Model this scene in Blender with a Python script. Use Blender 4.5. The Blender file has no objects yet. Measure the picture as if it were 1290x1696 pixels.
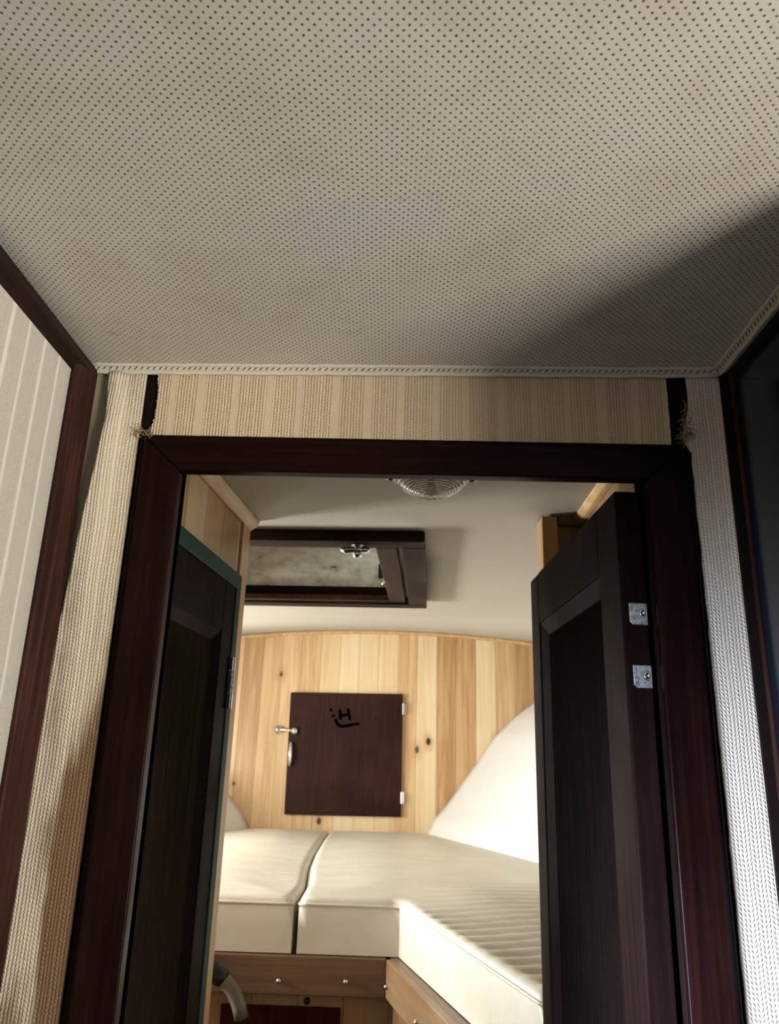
import bpy, bmesh, math, random
from mathutils import Vector, Matrix
from mathutils.geometry import delaunay_2d_cdt
random.seed(7)
C = bpy.context.scene.collection
S = bpy.context.scene

# ------------------------------------------------------------------ camera, world, lights, exposure
cam_d = bpy.data.cameras.new('camera'); cam = bpy.data.objects.new('camera', cam_d); C.objects.link(cam)
Uc = Vector((116, 4011, -1298)).normalized()
Fc = Vector((22, -420, -1298)); Fc = (Fc - Uc * Fc.dot(Uc)).normalized()
Rc = Fc.cross(Uc)
# rows: world x, y, z axes written in camera space
rot = Matrix((Rc, Fc, Uc))
cam.matrix_world = Matrix.Translation((0, -.79, 1.30)) @ rot.to_4x4()
cam_d.sensor_fit = 'HORIZONTAL'; cam_d.sensor_width = 36; cam_d.lens = 36 * 1298 / 1290
cam_d.clip_start = .01
cam_d.dof.use_dof = True; cam_d.dof.focus_distance = .85; cam_d.dof.aperture_fstop = 20
S.camera = cam
S.view_settings.view_transform = 'Standard'; S.view_settings.look = 'None'
S.view_settings.gamma = 1; S.view_settings.exposure = 0
S.view_settings.use_curve_mapping = False
W = bpy.data.worlds.new('daylight'); S.world = W; W.use_nodes = True
W.node_tree.nodes['Background'].inputs[0].default_value = (.75, .85, 1, 1)
W.node_tree.nodes['Background'].inputs[1].default_value = .6

def area(name, loc, to, sx, sy, power, col):
    d = bpy.data.lights.new(name, 'AREA'); d.shape = 'RECTANGLE'; d.size = sx; d.size_y = sy
    d.energy = power; d.color = col
    o = bpy.data.objects.new(name, d); C.objects.link(o); o.location = loc
    o.rotation_euler = (Vector(to) - Vector(loc)).to_track_quat('-Z', 'Y').to_euler()
    return o
# daylight through the boat's openings, and one added forward fill
area('daylight_saloon_right', (1.22, -1.22, 1.12), (0, -.5, 1.45), .42, .3, 34, (1, .93, .82))
area('daylight_saloon_left', (-1.22, -1.2, .86), (.3, 0, 1.1), .5, .3, 230, (.62, .74, 1))
area('daylight_companionway', (.1, -3.02, 1.15), (0, 0, 1.3), .7, .8, 4, (1, .94, .85))
area('daylight_port_light', (-1.78, 1.32, 1.27), (.6, 1.75, 1.35), .44, .2, 70, (1, .98, .93))
area('added_forward_fill', (-1.42, 2.45, 1.36), (.7, 2.6, 1.30), .44, .2, 22, (1, .98, .93))  # added unseen light that brightens the far end of the forward cabin

# ------------------------------------------------------------------ helpers
def link(name, me, mat, parent=None, smooth=False):
    o = bpy.data.objects.new(name, me); C.objects.link(o)
    if mat: me.materials.append(mat)
    if parent: o.parent = parent
    if smooth:
        for p in me.polygons: p.use_smooth = True
    return o
def obj(name, bm, mat, parent=None, smooth=False, bevel=0, seg=2):
    bmesh.ops.recalc_face_normals(bm, faces=bm.faces)
    me = bpy.data.meshes.new(name); bm.to_mesh(me); bm.free()
    o = link(name, me, mat, parent, smooth)
    if bevel:
        m = o.modifiers.new('edge', 'BEVEL'); m.width = bevel; m.segments = seg; m.limit_method = 'ANGLE'; m.angle_limit = .6
        for p in me.polygons: p.use_smooth = True
        w = o.modifiers.new('nrm', 'WEIGHTED_NORMAL'); w.keep_sharp = True
    return o
def empty(name, loc=(0, 0, 0)):
    o = bpy.data.objects.new(name, None); C.objects.link(o); o.location = loc; o.empty_display_size = .05
    return o
def tag(o, label=None, cat=None, group=None, kind=None):
    if label: o['label'] = label
    if cat: o['category'] = cat
    if group: o['group'] = group
    if kind: o['kind'] = kind
    return o
def B(): return bmesh.new()
def hexa(bm, p):  # 8 corners: bottom 4 ccw, top 4 ccw
    v = [bm.verts.new(q) for q in p]
    for f in ((3, 2, 1, 0), (4, 5, 6, 7), (0, 1, 5, 4), (1, 2, 6, 5), (2, 3, 7, 6), (3, 0, 4, 7)):
        bm.faces.new([v[i] for i in f])
def box(bm, x0, x1, y0, y1, z0, z1, T=None):
    p = [(x0, y0, z0), (x1, y0, z0), (x1, y1, z0), (x0, y1, z0), (x0, y0, z1), (x1, y0, z1), (x1, y1, z1), (x0, y1, z1)]
    if T: p = [T(*q) for q in p]
    hexa(bm, p)
def tube(bm, pts, r, n=10, cap=True):
    pts = [Vector(p) for p in pts]; rs = r if isinstance(r, (list, tuple)) else [r] * len(pts)
    rings = []; prev = None
    for i, p in enumerate(pts):
        t = (pts[min(i + 1, len(pts) - 1)] - pts[max(i - 1, 0)]).normalized()
        a = prev if prev else (Vector((0, 0, 1)) if abs(t.z) < .9 else Vector((1, 0, 0)))
        a = (a - t * a.dot(t)).normalized(); prev = a; b = t.cross(a)
        rings.append([bm.verts.new(p + (a * math.cos(k * 2 * math.pi / n) + b * math.sin(k * 2 * math.pi / n)) * rs[i]) for k in range(n)])
    for i in range(len(rings) - 1):
        for k in range(n):
            bm.faces.new((rings[i][k], rings[i][(k + 1) % n], rings[i + 1][(k + 1) % n], rings[i + 1][k]))
    if cap: bm.faces.new(rings[0][::-1]); bm.faces.new(rings[-1])
def lathe(bm, prof, M, n=48, close=False):  # prof: (r, h)
    rings = []
    for r, h in prof:
        if r < 1e-6: rings.append([bm.verts.new(M @ Vector((0, 0, h)))])
        else: rings.append([bm.verts.new(M @ Vector((r * math.cos(2 * math.pi * k / n), r * math.sin(2 * math.pi * k / n), h))) for k in range(n)])
    for a, b in zip(rings, rings[1:]):
        for k in range(n):
            k2 = (k + 1) % n
            f = [a[k % len(a)], a[k2 % len(a)], b[k2 % len(b)], b[k % len(b)]]
            u = []
            for v in f:
                if v not in u: u.append(v)
            if len(u) > 2: bm.faces.new(u)
def frameM(origin, zdir, xdir=(1, 0, 0)):
    z = Vector(zdir).normalized(); x = Vector(xdir); x = (x - z * x.dot(z)).normalized(); y = z.cross(x)
    return Matrix.Translation(origin) @ Matrix((x, y, z)).transposed().to_4x4()
def extrude(bm, prof, p0, p1, a, b):
    """profile points (u, v) along axes a, b swept from p0 to p1"""
    a = Vector(a); b = Vector(b); r = []
    for p in (p0, p1): r.append([bm.verts.new(Vector(p) + a * u + b * v) for u, v in prof])
    n = len(prof)
    for k in range(n): bm.faces.new((r[0][k], r[0][(k + 1) % n], r[1][(k + 1) % n], r[1][k]))
    bm.faces.new(r[0][::-1]); bm.faces.new(r[1])
def grid(bm, f, nu, nv, skip=None):
    V = [[bm.verts.new(f(i / nu, j / nv)) for j in range(nv + 1)] for i in range(nu + 1)]
    for i in range(nu):
        for j in range(nv):
            if skip and skip((i + .5) / nu, (j + .5) / nv): continue
            bm.faces.new((V[i][j], V[i + 1][j], V[i + 1][j + 1], V[i][j + 1]))
def smoothstep(a, b, x):
    t = max(0, min(1, (x - a) / (b - a))); return t * t * (3 - 2 * t)

# ------------------------------------------------------------------ materials
class NT:
    def __init__(s, name):
        s.m = bpy.data.materials.new(name); s.m.use_nodes = True; s.t = s.m.node_tree; s.n = s.t.nodes; s.l = s.t.links
        s.b = s.n['Principled BSDF']; s.tc = s.n.new('ShaderNodeTexCoord')
    def put(s, sock, v):
        if hasattr(v, 'links') or isinstance(v, bpy.types.NodeSocket): s.l.new(v, sock)
        else: sock.default_value = v if not isinstance(v, tuple) or len(v) != 3 or sock.type != 'RGBA' else (*v, 1)
    def node(s, typ, **k):
        n = s.n.new(typ)
        for a, v in k.items():
            if a == 'i':
                for kk, vv in v.items(): s.put(n.inputs[kk], vv)
            else: setattr(n, a, v)
        return n
    def math(s, op, a, b=0., c=None, clamp=False):
        n = s.node('ShaderNodeMath', operation=op, use_clamp=clamp); s.put(n.inputs[0], a); s.put(n.inputs[1], b)
        if c is not None: s.put(n.inputs[2], c)
        return n.outputs[0]
    def xyz(s):
        n = s.node('ShaderNodeSeparateXYZ'); s.l.new(s.tc.outputs['Object'], n.inputs[0]); return n.outputs
    def comb(s, x, y, z):
        n = s.node('ShaderNodeCombineXYZ'); s.put(n.inputs[0], x); s.put(n.inputs[1], y); s.put(n.inputs[2], z); return n.outputs[0]
    def noise(s, vec, scale, detail=3., rough=.5, dist=0.):
        n = s.node('ShaderNodeTexNoise', i={'Vector': vec, 'Scale': scale, 'Detail': detail, 'Roughness': rough, 'Distortion': dist}); return n.outputs['Fac']
    def scaled(s, x, y, z):
        n = s.node('ShaderNodeMapping'); s.l.new(s.tc.outputs['Object'], n.inputs[0]); n.inputs['Scale'].default_value = (x, y, z); return n.outputs[0]
    def ramp(s, fac, stops):
        n = s.node('ShaderNodeValToRGB'); s.put(n.inputs[0], fac); cr = n.color_ramp
        while len(cr.elements) < len(stops): cr.elements.new(.5)
        for e, (p, c) in zip(cr.elements, stops): e.position = p; e.color = (*c, 1)
        return n.outputs[0]
    def mix(s, f, a, b, mode='MIX'):
        n = s.node('ShaderNodeMix', data_type='RGBA', blend_type=mode); s.put(n.inputs[0], f); s.put(n.inputs[6], a); s.put(n.inputs[7], b); return n.outputs[2]
    def sstep(s, v, a, b, lo=0., hi=1.):
        n = s.node('ShaderNodeMapRange', interpolation_type='SMOOTHSTEP'); s.put(n.inputs[0], v); s.put(n.inputs[1], a); s.put(n.inputs[2], b); s.put(n.inputs[3], lo); s.put(n.inputs[4], hi); return n.outputs[0]
    def bump(s, h, strength, dist):
        n = s.node('ShaderNodeBump', i={'Height': h, 'Strength': strength, 'Distance': dist}); s.l.new(n.outputs[0], s.b.inputs['Normal']); return n
    def set(s, **k):
        for kk, v in k.items(): s.put(s.b.inputs[kk.replace('_', ' ')], v)
        return s.m

def plain(name, col, rough=.5, metal=0., bumpy=0, **k):
    t = NT(name); t.set(Roughness=rough, Metallic=metal)
    nz = t.noise(t.tc.outputs['Object'], 60., 4.)
    t.set(Base_Color=t.mix(t.math('MULTIPLY', nz, .25), col, tuple(c * .7 for c in col)))
    if bumpy: t.bump(nz, .3, bumpy)
    return t.set(**k)

def dark_wood(name, axis='z', base=(.009, .0026, .0022), red=(.019, .006, .0045), rough=.33, streak=0., spec=.06):
    t = NT(name); sc = {'z': (90, 90, 3), 'x': (3, 90, 90), 'y': (90, 3, 90)}[axis]
    g = t.noise(t.scaled(*sc), 1.6, 6., .6, .6); b = t.noise(t.tc.outputs['Object'], 5., 3.)
    f = t.math('ADD', t.math('MULTIPLY', g, .6), t.math('MULTIPLY', b, .4))
    st = [(.32, tuple(c * .45 for c in base)), (.5, base), (.68, red)]
    if streak: st.append((.82, tuple(c * streak for c in red)))
    t.set(Base_Color=t.ramp(f, st), Roughness=t.sstep(b, .3, .8, rough * .8, rough * 1.25))
    t.bump(g, .25, .0006); t.b.inputs['Specular IOR Level'].default_value = spec; return t.m

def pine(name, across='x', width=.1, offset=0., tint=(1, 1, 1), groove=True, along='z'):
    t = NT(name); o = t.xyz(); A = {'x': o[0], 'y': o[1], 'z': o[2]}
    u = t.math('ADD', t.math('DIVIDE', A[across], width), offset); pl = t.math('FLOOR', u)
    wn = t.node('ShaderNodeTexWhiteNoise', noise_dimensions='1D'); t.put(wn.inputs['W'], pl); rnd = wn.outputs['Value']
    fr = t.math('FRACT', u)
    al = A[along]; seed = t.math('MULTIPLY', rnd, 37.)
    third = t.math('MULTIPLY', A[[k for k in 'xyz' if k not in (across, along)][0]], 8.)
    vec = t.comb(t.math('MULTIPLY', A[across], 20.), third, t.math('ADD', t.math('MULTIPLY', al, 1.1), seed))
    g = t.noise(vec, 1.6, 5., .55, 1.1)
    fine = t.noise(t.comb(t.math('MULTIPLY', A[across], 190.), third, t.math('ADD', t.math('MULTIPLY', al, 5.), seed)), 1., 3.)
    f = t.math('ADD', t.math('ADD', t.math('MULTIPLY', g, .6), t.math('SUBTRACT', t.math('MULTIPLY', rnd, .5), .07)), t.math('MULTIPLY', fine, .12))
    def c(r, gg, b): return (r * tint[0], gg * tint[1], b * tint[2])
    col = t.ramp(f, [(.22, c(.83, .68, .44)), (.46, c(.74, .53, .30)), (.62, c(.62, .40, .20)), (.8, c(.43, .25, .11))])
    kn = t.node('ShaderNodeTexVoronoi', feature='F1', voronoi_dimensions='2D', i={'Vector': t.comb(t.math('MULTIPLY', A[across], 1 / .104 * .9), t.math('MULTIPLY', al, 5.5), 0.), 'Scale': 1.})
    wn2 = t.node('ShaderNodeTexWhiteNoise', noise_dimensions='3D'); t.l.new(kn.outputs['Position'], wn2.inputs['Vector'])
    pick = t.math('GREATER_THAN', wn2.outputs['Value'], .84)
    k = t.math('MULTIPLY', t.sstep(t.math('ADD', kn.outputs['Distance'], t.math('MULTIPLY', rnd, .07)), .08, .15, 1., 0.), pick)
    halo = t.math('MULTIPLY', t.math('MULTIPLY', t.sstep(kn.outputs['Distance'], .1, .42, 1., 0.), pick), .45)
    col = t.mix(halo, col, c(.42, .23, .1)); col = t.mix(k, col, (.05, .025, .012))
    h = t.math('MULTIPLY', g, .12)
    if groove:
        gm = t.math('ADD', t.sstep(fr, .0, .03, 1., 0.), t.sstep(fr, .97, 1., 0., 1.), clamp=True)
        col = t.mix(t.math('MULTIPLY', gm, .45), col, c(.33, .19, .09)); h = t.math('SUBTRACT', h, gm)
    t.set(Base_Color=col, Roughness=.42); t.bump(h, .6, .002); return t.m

def woven(name, ax='x', pitch=.0033, band=.034, bandw=.3, phase=0., light=(.66, .52, .36), dark=(.38, .27, .165), smooth=(.58, .46, .32), dirt=None, rope=.55, vary=.0008):
    """rib-woven wall cloth: twisted yarns side by side with flat bands between them"""
    t = NT(name); o = t.xyz(); u0 = o[{'x': 0, 'y': 1}[ax]]; z = o[2]
    wob = t.math('MULTIPLY', t.math('SUBTRACT', t.noise(t.comb(t.math('MULTIPLY', u0, 8.), 0., t.math('MULTIPLY', z, 9.)), 1., 2.), .5), .004)
    u0 = t.math('ADD', u0, wob)
    u0 = t.math('ADD', u0, t.math('MULTIPLY', t.math('SUBTRACT', t.noise(t.comb(t.math('MULTIPLY', u0, 130.), 0., 0.), 1., 1.), .5), vary * 1.6))
    u = t.math('DIVIDE', u0, pitch); fr = t.math('FRACT', u); yarn = t.math('FLOOR', u)
    wn = t.node('ShaderNodeTexWhiteNoise', noise_dimensions='1D'); t.put(wn.inputs['W'], yarn); rnd = wn.outputs['Value']
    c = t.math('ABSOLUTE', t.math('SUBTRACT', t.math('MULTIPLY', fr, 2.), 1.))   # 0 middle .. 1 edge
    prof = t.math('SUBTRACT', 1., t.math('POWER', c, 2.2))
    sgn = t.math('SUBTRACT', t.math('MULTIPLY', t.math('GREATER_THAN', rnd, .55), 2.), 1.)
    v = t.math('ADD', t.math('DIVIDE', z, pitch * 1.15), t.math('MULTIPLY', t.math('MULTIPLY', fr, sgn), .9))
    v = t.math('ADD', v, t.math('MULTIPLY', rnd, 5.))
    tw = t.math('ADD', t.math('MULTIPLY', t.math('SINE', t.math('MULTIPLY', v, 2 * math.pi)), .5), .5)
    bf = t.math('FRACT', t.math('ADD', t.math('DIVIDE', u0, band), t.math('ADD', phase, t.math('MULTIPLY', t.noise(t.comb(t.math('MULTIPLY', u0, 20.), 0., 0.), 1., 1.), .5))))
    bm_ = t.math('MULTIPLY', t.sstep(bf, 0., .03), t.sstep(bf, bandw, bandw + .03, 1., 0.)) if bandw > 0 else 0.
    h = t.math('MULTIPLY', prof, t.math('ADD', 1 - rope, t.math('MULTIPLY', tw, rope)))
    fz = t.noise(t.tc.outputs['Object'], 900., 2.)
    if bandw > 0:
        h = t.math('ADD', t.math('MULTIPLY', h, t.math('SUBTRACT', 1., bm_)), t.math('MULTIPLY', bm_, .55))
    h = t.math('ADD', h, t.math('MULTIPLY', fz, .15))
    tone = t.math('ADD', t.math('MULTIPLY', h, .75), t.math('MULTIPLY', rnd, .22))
    col = t.ramp(tone, [(.05, dark), (.75, light)])  # crevice shade between the yarns is put into the colour
    if bandw > 0: col = t.mix(bm_, col, smooth)
    if dirt:
        dn = t.noise(t.comb(t.math('MULTIPLY', u0, 30.), 0., t.math('MULTIPLY', z, 5.)), 1., 4., .6)
        dm = t.sstep(t.math('ADD', dn, dirt(t, u0, z)), .55, .88)
        col = t.mix(t.math('MULTIPLY', dm, .95), col, t.mix(h, (.05, .022, .008), (.22, .115, .045)))
    t.set(Base_Color=col, Roughness=.85); t.bump(h, .8, .0013); return t.m

# perforated headliner
def headliner():
    t = NT('perforated_vinyl'); o = t.xyz()
    an = math.radians(-1.2); P = .0073
    wx = t.math('MULTIPLY', t.math('SUBTRACT', t.noise(t.tc.outputs['Object'], 6., 1.), .5), .006)
    x = t.math('DIVIDE', t.math('ADD', t.math('ADD', t.math('MULTIPLY', o[0], math.cos(an)), t.math('MULTIPLY', o[1], -math.sin(an))), wx), P)
    y = t.math('DIVIDE', t.math('ADD', t.math('ADD', t.math('MULTIPLY', o[0], math.sin(an)), t.math('MULTIPLY', o[1], math.cos(an))), wx), P)
    def lat(off):
        a = t.math('SUBTRACT', t.math('FRACT', t.math('ADD', x, off)), .5); b = t.math('SUBTRACT', t.math('FRACT', t.math('ADD', y, off)), .5)
        return t.math('SQRT', t.math('ADD', t.math('MULTIPLY', a, a), t.math('MULTIPLY', b, b)))
    d = t.math('MINIMUM', lat(0.), lat(.5))
    irr = t.math('MULTIPLY', t.math('SUBTRACT', t.noise(t.tc.outputs['Object'], 260., 1.), .5), .07)
    dot = t.sstep(t.math('ADD', d, irr), .08, .155, 1., 0.)
    mott = t.noise(t.tc.outputs['Object'], 9., 4., .6); big = t.noise(t.tc.outputs['Object'], 2.6, 3., .55)
    col = t.ramp(mott, [(.3, (.50, .455, .375)), (.55, (.56, .53, .455)), (.75, (.54, .525, .47))])
    st = t.sstep(big, .62, .78); col = t.mix(t.math('MULTIPLY', st, .3), col, (.36, .29, .2))
    spot = t.noise(t.scaled(1, 1, 1), 16., 6., .72)
    edge = t.sstep(o[1], -.10, -.01)
    sp = t.math('MULTIPLY', t.sstep(spot, .60, .74), t.math('ADD', t.math('MULTIPLY', edge, .6), .22))
    col = t.mix(sp, col, (.13, .085, .055))
    # fine crease lines
    col = t.mix(t.math('MULTIPLY', dot, .9), col, (.045, .028, .02))
    t.set(Base_Color=col, Roughness=.6)
    t.bump(t.math('ADD', t.math('MULTIPLY', dot, -1.), t.math('MULTIPLY', t.noise(t.tc.outputs['Object'], 500., 2.), .12)), .5, .0008)
    return t.m

M_head = headliner()
M_wood = dark_wood('mahogany_upright'); M_woodx = dark_wood('mahogany_across', 'x'); M_woody = dark_wood('mahogany_fore_aft', 'y')
M_post = dark_wood('stained_corner_wood', 'z', (.034, .014, .010), (.085, .034, .023), .6, 2.4)
M_batten = dark_wood('dark_batten', 'y', (.022, .012, .010), (.035, .018, .013), .5)
M_door = dark_wood('door_mahogany', 'z', (.011, .005, .0042), (.021, .009, .007), .55, 0., .02)
M_hatch = dark_wood('hatch_wood', 'x', (.022, .011, .008), (.040, .020, .014), .55, 0., .08)
M_void = plain('bare_dark_board', (.008, .004, .003), .8); M_void.node_tree.nodes['Principled BSDF'].inputs['Specular IOR Level'].default_value = .08
M_panelR = dark_wood('near_black_panel', 'z', (.010, .007, .005), (.015, .010, .007), .6, 0., .0)
M_panel = dark_wood('dark_olive_panel', 'z', (.024, .017, .012), (.034, .025, .016), .6, 0., .0)
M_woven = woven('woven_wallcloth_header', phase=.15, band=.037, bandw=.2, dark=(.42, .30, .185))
M_wovenL = woven('woven_wallcloth_soiled', bandw=0., light=(.70, .61, .47), dark=(.40, .31, .20),
                 rope=.5, vary=.0022, dirt=lambda t, u, z: t.math('SUBTRACT', t.math('MULTIPLY', t.sstep(z, 1.10, 1.56, 1., 0.), t.math('ADD', t.math('MULTIPLY', t.sstep(u, -.328, -.303), .52), .28)), .04))
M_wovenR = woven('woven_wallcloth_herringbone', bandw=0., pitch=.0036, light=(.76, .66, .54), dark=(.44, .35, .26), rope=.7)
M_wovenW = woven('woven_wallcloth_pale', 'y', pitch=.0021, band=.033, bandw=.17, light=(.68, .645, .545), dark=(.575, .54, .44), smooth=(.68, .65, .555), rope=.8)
M_back = plain('beige_backing', (.30, .25, .18), .8, 0, .0005)
M_piping = plain('cream_vinyl_piping', (.62, .57, .47), .45)
M_stitch = plain('dark_stitch', (.05, .035, .025), .8)
M_thread = plain('frayed_thread', (.30, .19, .11), .9)
M_navy = plain('navy_black_gloss', (.004, .008, .014), .18)
M_pine = pine('pine_planks_forward', 'x', .104, .35)
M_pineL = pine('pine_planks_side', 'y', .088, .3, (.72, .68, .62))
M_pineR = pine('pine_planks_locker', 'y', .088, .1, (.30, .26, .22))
M_pinetrim = pine('pine_trim', 'x', 3., .3, (.9, .85, .78), False)
M_pinedark = pine('pine_dark_base', 'x', .11, .2, (.36, .31, .27))  # even darker brown tint of the plank wood
M_board = pine('oiled_board', 'z', 3., .4, (.27, .235, .27), False, 'x')
M_board2 = pine('oiled_board_side', 'z', 3., .1, (.42, .385, .36), False, 'y')
M_ceilf = plain('painted_headliner', (.46, .425, .355), .6, 0, .001)
M_hull = plain('white_hull_liner', (.86, .86, .84), .5)
M_vinyl = NT('cream_vinyl')
_n = M_vinyl.noise(M_vinyl.tc.outputs['Object'], 7., 4.)
M_vinyl.set(Base_Color=M_vinyl.ramp(_n, [(.3, (.70, .67, .56)), (.7, (.77, .75, .66))]), Roughness=.42)
M_vinyl.bump(M_vinyl.math('ADD', M_vinyl.noise(M_vinyl.scaled(3, 9, 3), 2., 2.), M_vinyl.math('MULTIPLY', M_vinyl.noise(M_vinyl.tc.outputs['Object'], 300., 2.), .06)), .35, .01); M_vinyl = M_vinyl.m
M_teal = plain('teal_paint', (.022, .055, .045), .5); M_teal.node_tree.nodes['Principled BSDF'].inputs['Specular IOR Level'].default_value = .08
M_chrome = plain('chrome', (.82, .83, .85), .18, 1.)
M_steel = NT('brushed_steel')
_s = M_steel.noise(M_steel.tc.outputs['Object'], 220., 4., .7)
M_steel.set(Base_Color=M_steel.ramp(_s, [(.35, (.20, .22, .24)), (.5, (.62, .66, .72)), (.8, (.78, .82, .88))]), Metallic=.75, Roughness=.38); M_steel = M_steel.m
M_blackmetal = plain('black_hinge_metal', (.012, .011, .011), .3, .6)
M_rubber = plain('black_rubber', (.012, .012, .013), .5)
M_hose = plain('grey_hose_plastic', (.16, .15, .12), .3)
M_white = plain('white_plastic', (.75, .74, .70), .35)
M_brass = plain('dull_brass', (.35, .22, .10), .35, 1.)
M_ink = plain('black_ink', (.001, .001, .001), .9); M_ink.node_tree.nodes['Principled BSDF'].inputs['Specular IOR Level'].default_value = 0
M_coam = NT('stained_white_coaming')
_c = M_coam.noise(M_coam.scaled(1, 1, 1.6), 22., 5., .65)
M_coam.set(Base_Color=M_coam.ramp(_c, [(.28, (.03, .03, .025)), (.38, (.40, .41, .36)), (.6, (.62, .63, .57))]), Roughness=.5); M_coam = M_coam.m
M_glass = NT('ribbed_clear_lens'); M_glass.set(Base_Color=(.95, .93, .86), Roughness=.12, Transmission_Weight=.85, IOR=1.45); M_glass = M_glass.m

st = lambda o: tag(o, kind='structure')

# ------------------------------------------------------------------ main cabin shell
zc = lambda x: 1.721 + .0113 * (x + .365)
bm = B(); hexa(bm, [(-1.25, -3.05, zc(-1.25)), (1.25, -3.05, zc(1.25)), (1.25, .004, zc(1.25)), (-1.25, .004, zc(-1.25)), (-1.25, -3.05, 1.80), (1.25, -3.05, 1.80), (1.25, .004, 1.80), (-1.25, .004, 1.80)])
st(obj('ceiling', bm, M_head))
bm = B(); box(bm, -1.3, 1.3, -3.1, 3.6, -.05, 0); st(obj('floor', bm, M_woody))

# bulkhead the doorway is cut in (dark board, cloth glued over it)
bulk = empty('wall_bulkhead'); st(bulk)
bm = B()
box(bm, -1.25, -.25, .004, .03, 0, 1.82); box(bm, .25, 1.25, .004, .03, 0, 1.82); box(bm, -.25, .25, .004, .03, 1.612, 1.82)
obj('board', bm, M_void, bulk)
def cloth(name, outline, mat, y0, th, parent, label):
    """a cloth piece with the given x/z outline; y0 may be a function of (x, z)"""
    bm = B(); fy = y0 if callable(y0) else (lambda x, z: y0)
    n = len(outline); f = [bm.verts.new((x, fy(x, z), z)) for x, z in outline]; b = [bm.verts.new((x, fy(x, z) + th, z)) for x, z in outline]
    bm.faces.new(f); bm.faces.new(b[::-1])
    for k in range(n): bm.faces.new((f[k], f[(k + 1) % n], b[(k + 1) % n], b[k]))
    o = obj(name, bm, mat, parent); o['label'] = label; return o
def ragged(x, z0, z1, n, a, curve=lambda t: 0):
    return [(x + curve(i / n) + random.uniform(-a, a), z0 + (z1 - z0) * i / n) for i in range(n + 1)]
# header cloth
out = ragged(-.2865, 1.6385, 1.7135, 60, .0009, lambda t: .0035 * math.sin(t * 3)) + [(x / 100, zc(x / 100) - .0006) for x in range(-28, 29, 4)] + ragged(.2840, 1.720, 1.6385, 20, .0004)
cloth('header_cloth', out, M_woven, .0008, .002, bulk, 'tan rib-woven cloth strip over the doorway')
# right strip with frayed inner edge
out = ragged(.3045, .9, 1.722, 80, .0006, lambda t: .002 * math.sin(t * 40) * (t > .9)) + [(.3425, 1.722), (.3425, .9)]
out = [(x - (.006 * smoothstep(1.68, 1.642, z) if z > 1.6385 and x < .32 else 0), z) for x, z in out]
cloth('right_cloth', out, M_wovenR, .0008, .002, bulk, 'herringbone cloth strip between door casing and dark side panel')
# beige backing at left
bm = B(); box(bm, -.362, -.30, .0028, .004, 0, 1.714); o = obj('cloth_backing', bm, M_back, bulk); o['label'] = 'bare beige backing where the cloth has come unstuck'
# left strip, peeled away and bowed at its upper left edge
def left_edge(z):
    K = [(1.72, -.3400), (1.705, -.3395), (1.656, -.3332), (1.597, -.3372), (1.542, -.3425), (1.512, -.3448), (1.48, -.3475), (1.42, -.3530), (1.36, -.3555), (0, -.3555)]
    for (za, xa), (zb_, xb) in zip(K, K[1:]):
        if z >= zb_: return xa + (xb - xa) * (za - z) / (za - zb_)
bm = B()
def fl(u, v):
    z = .9 + (1.7135 - .9) * v; xl = left_edge(z); x = xl + (-.2972 - xl) * u
    peel = smoothstep(1.38, 1.56, z) * smoothstep(1.73, 1.62, z) * .9 + .25 * smoothstep(1.5, 1.7, z)
    y = -.0005 - peel * .012 * (1 - u) ** 1.5 - .0022 * math.sin(u * 9 + z * 7) * smoothstep(1.2, 1.6, z) * (1 - u)
    return (x, y, z)
grid(bm, fl, 24, 120)
o = obj('left_cloth', bm, M_wovenL, bulk, True); o['label'] = 'peeling rib-woven cloth strip with brown stains left of the doorway'
sm = o.modifiers.new('thick', 'SOLIDIFY'); sm.thickness = .0016; sm.offset = 1
# frayed threads at the two upper casing corners
def threads(name, cx, cz, n, sx, sz, r=.00045):
    bm = B()
    for i in range(n):
        x = cx + random.gauss(0, sx); z = cz + random.gauss(0, sz); y = -.003 - random.random() * .006
        p = [(x, y, z)]; a = random.uniform(0, 6.28)
        for k in range(6):
            a += random.uniform(-1.1, 1.1); x += .0018 * math.cos(a); z += .0018 * math.sin(a); y += random.uniform(-.001, .001); p.append((x, min(y, -.0015), z))
        tube(bm, p, r, 5)
    return obj(name, bm, M_thread, bulk, True)
threads('frayed_threads', -.291, 1.6395, 22, .0038, .0012, .0004)
threads('frayed_threads', .2985, 1.647, 45, .0017, .0055, .00035)
threads('frayed_threads', .301, 1.665, 16, .0010, .008, .0004)

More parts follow.
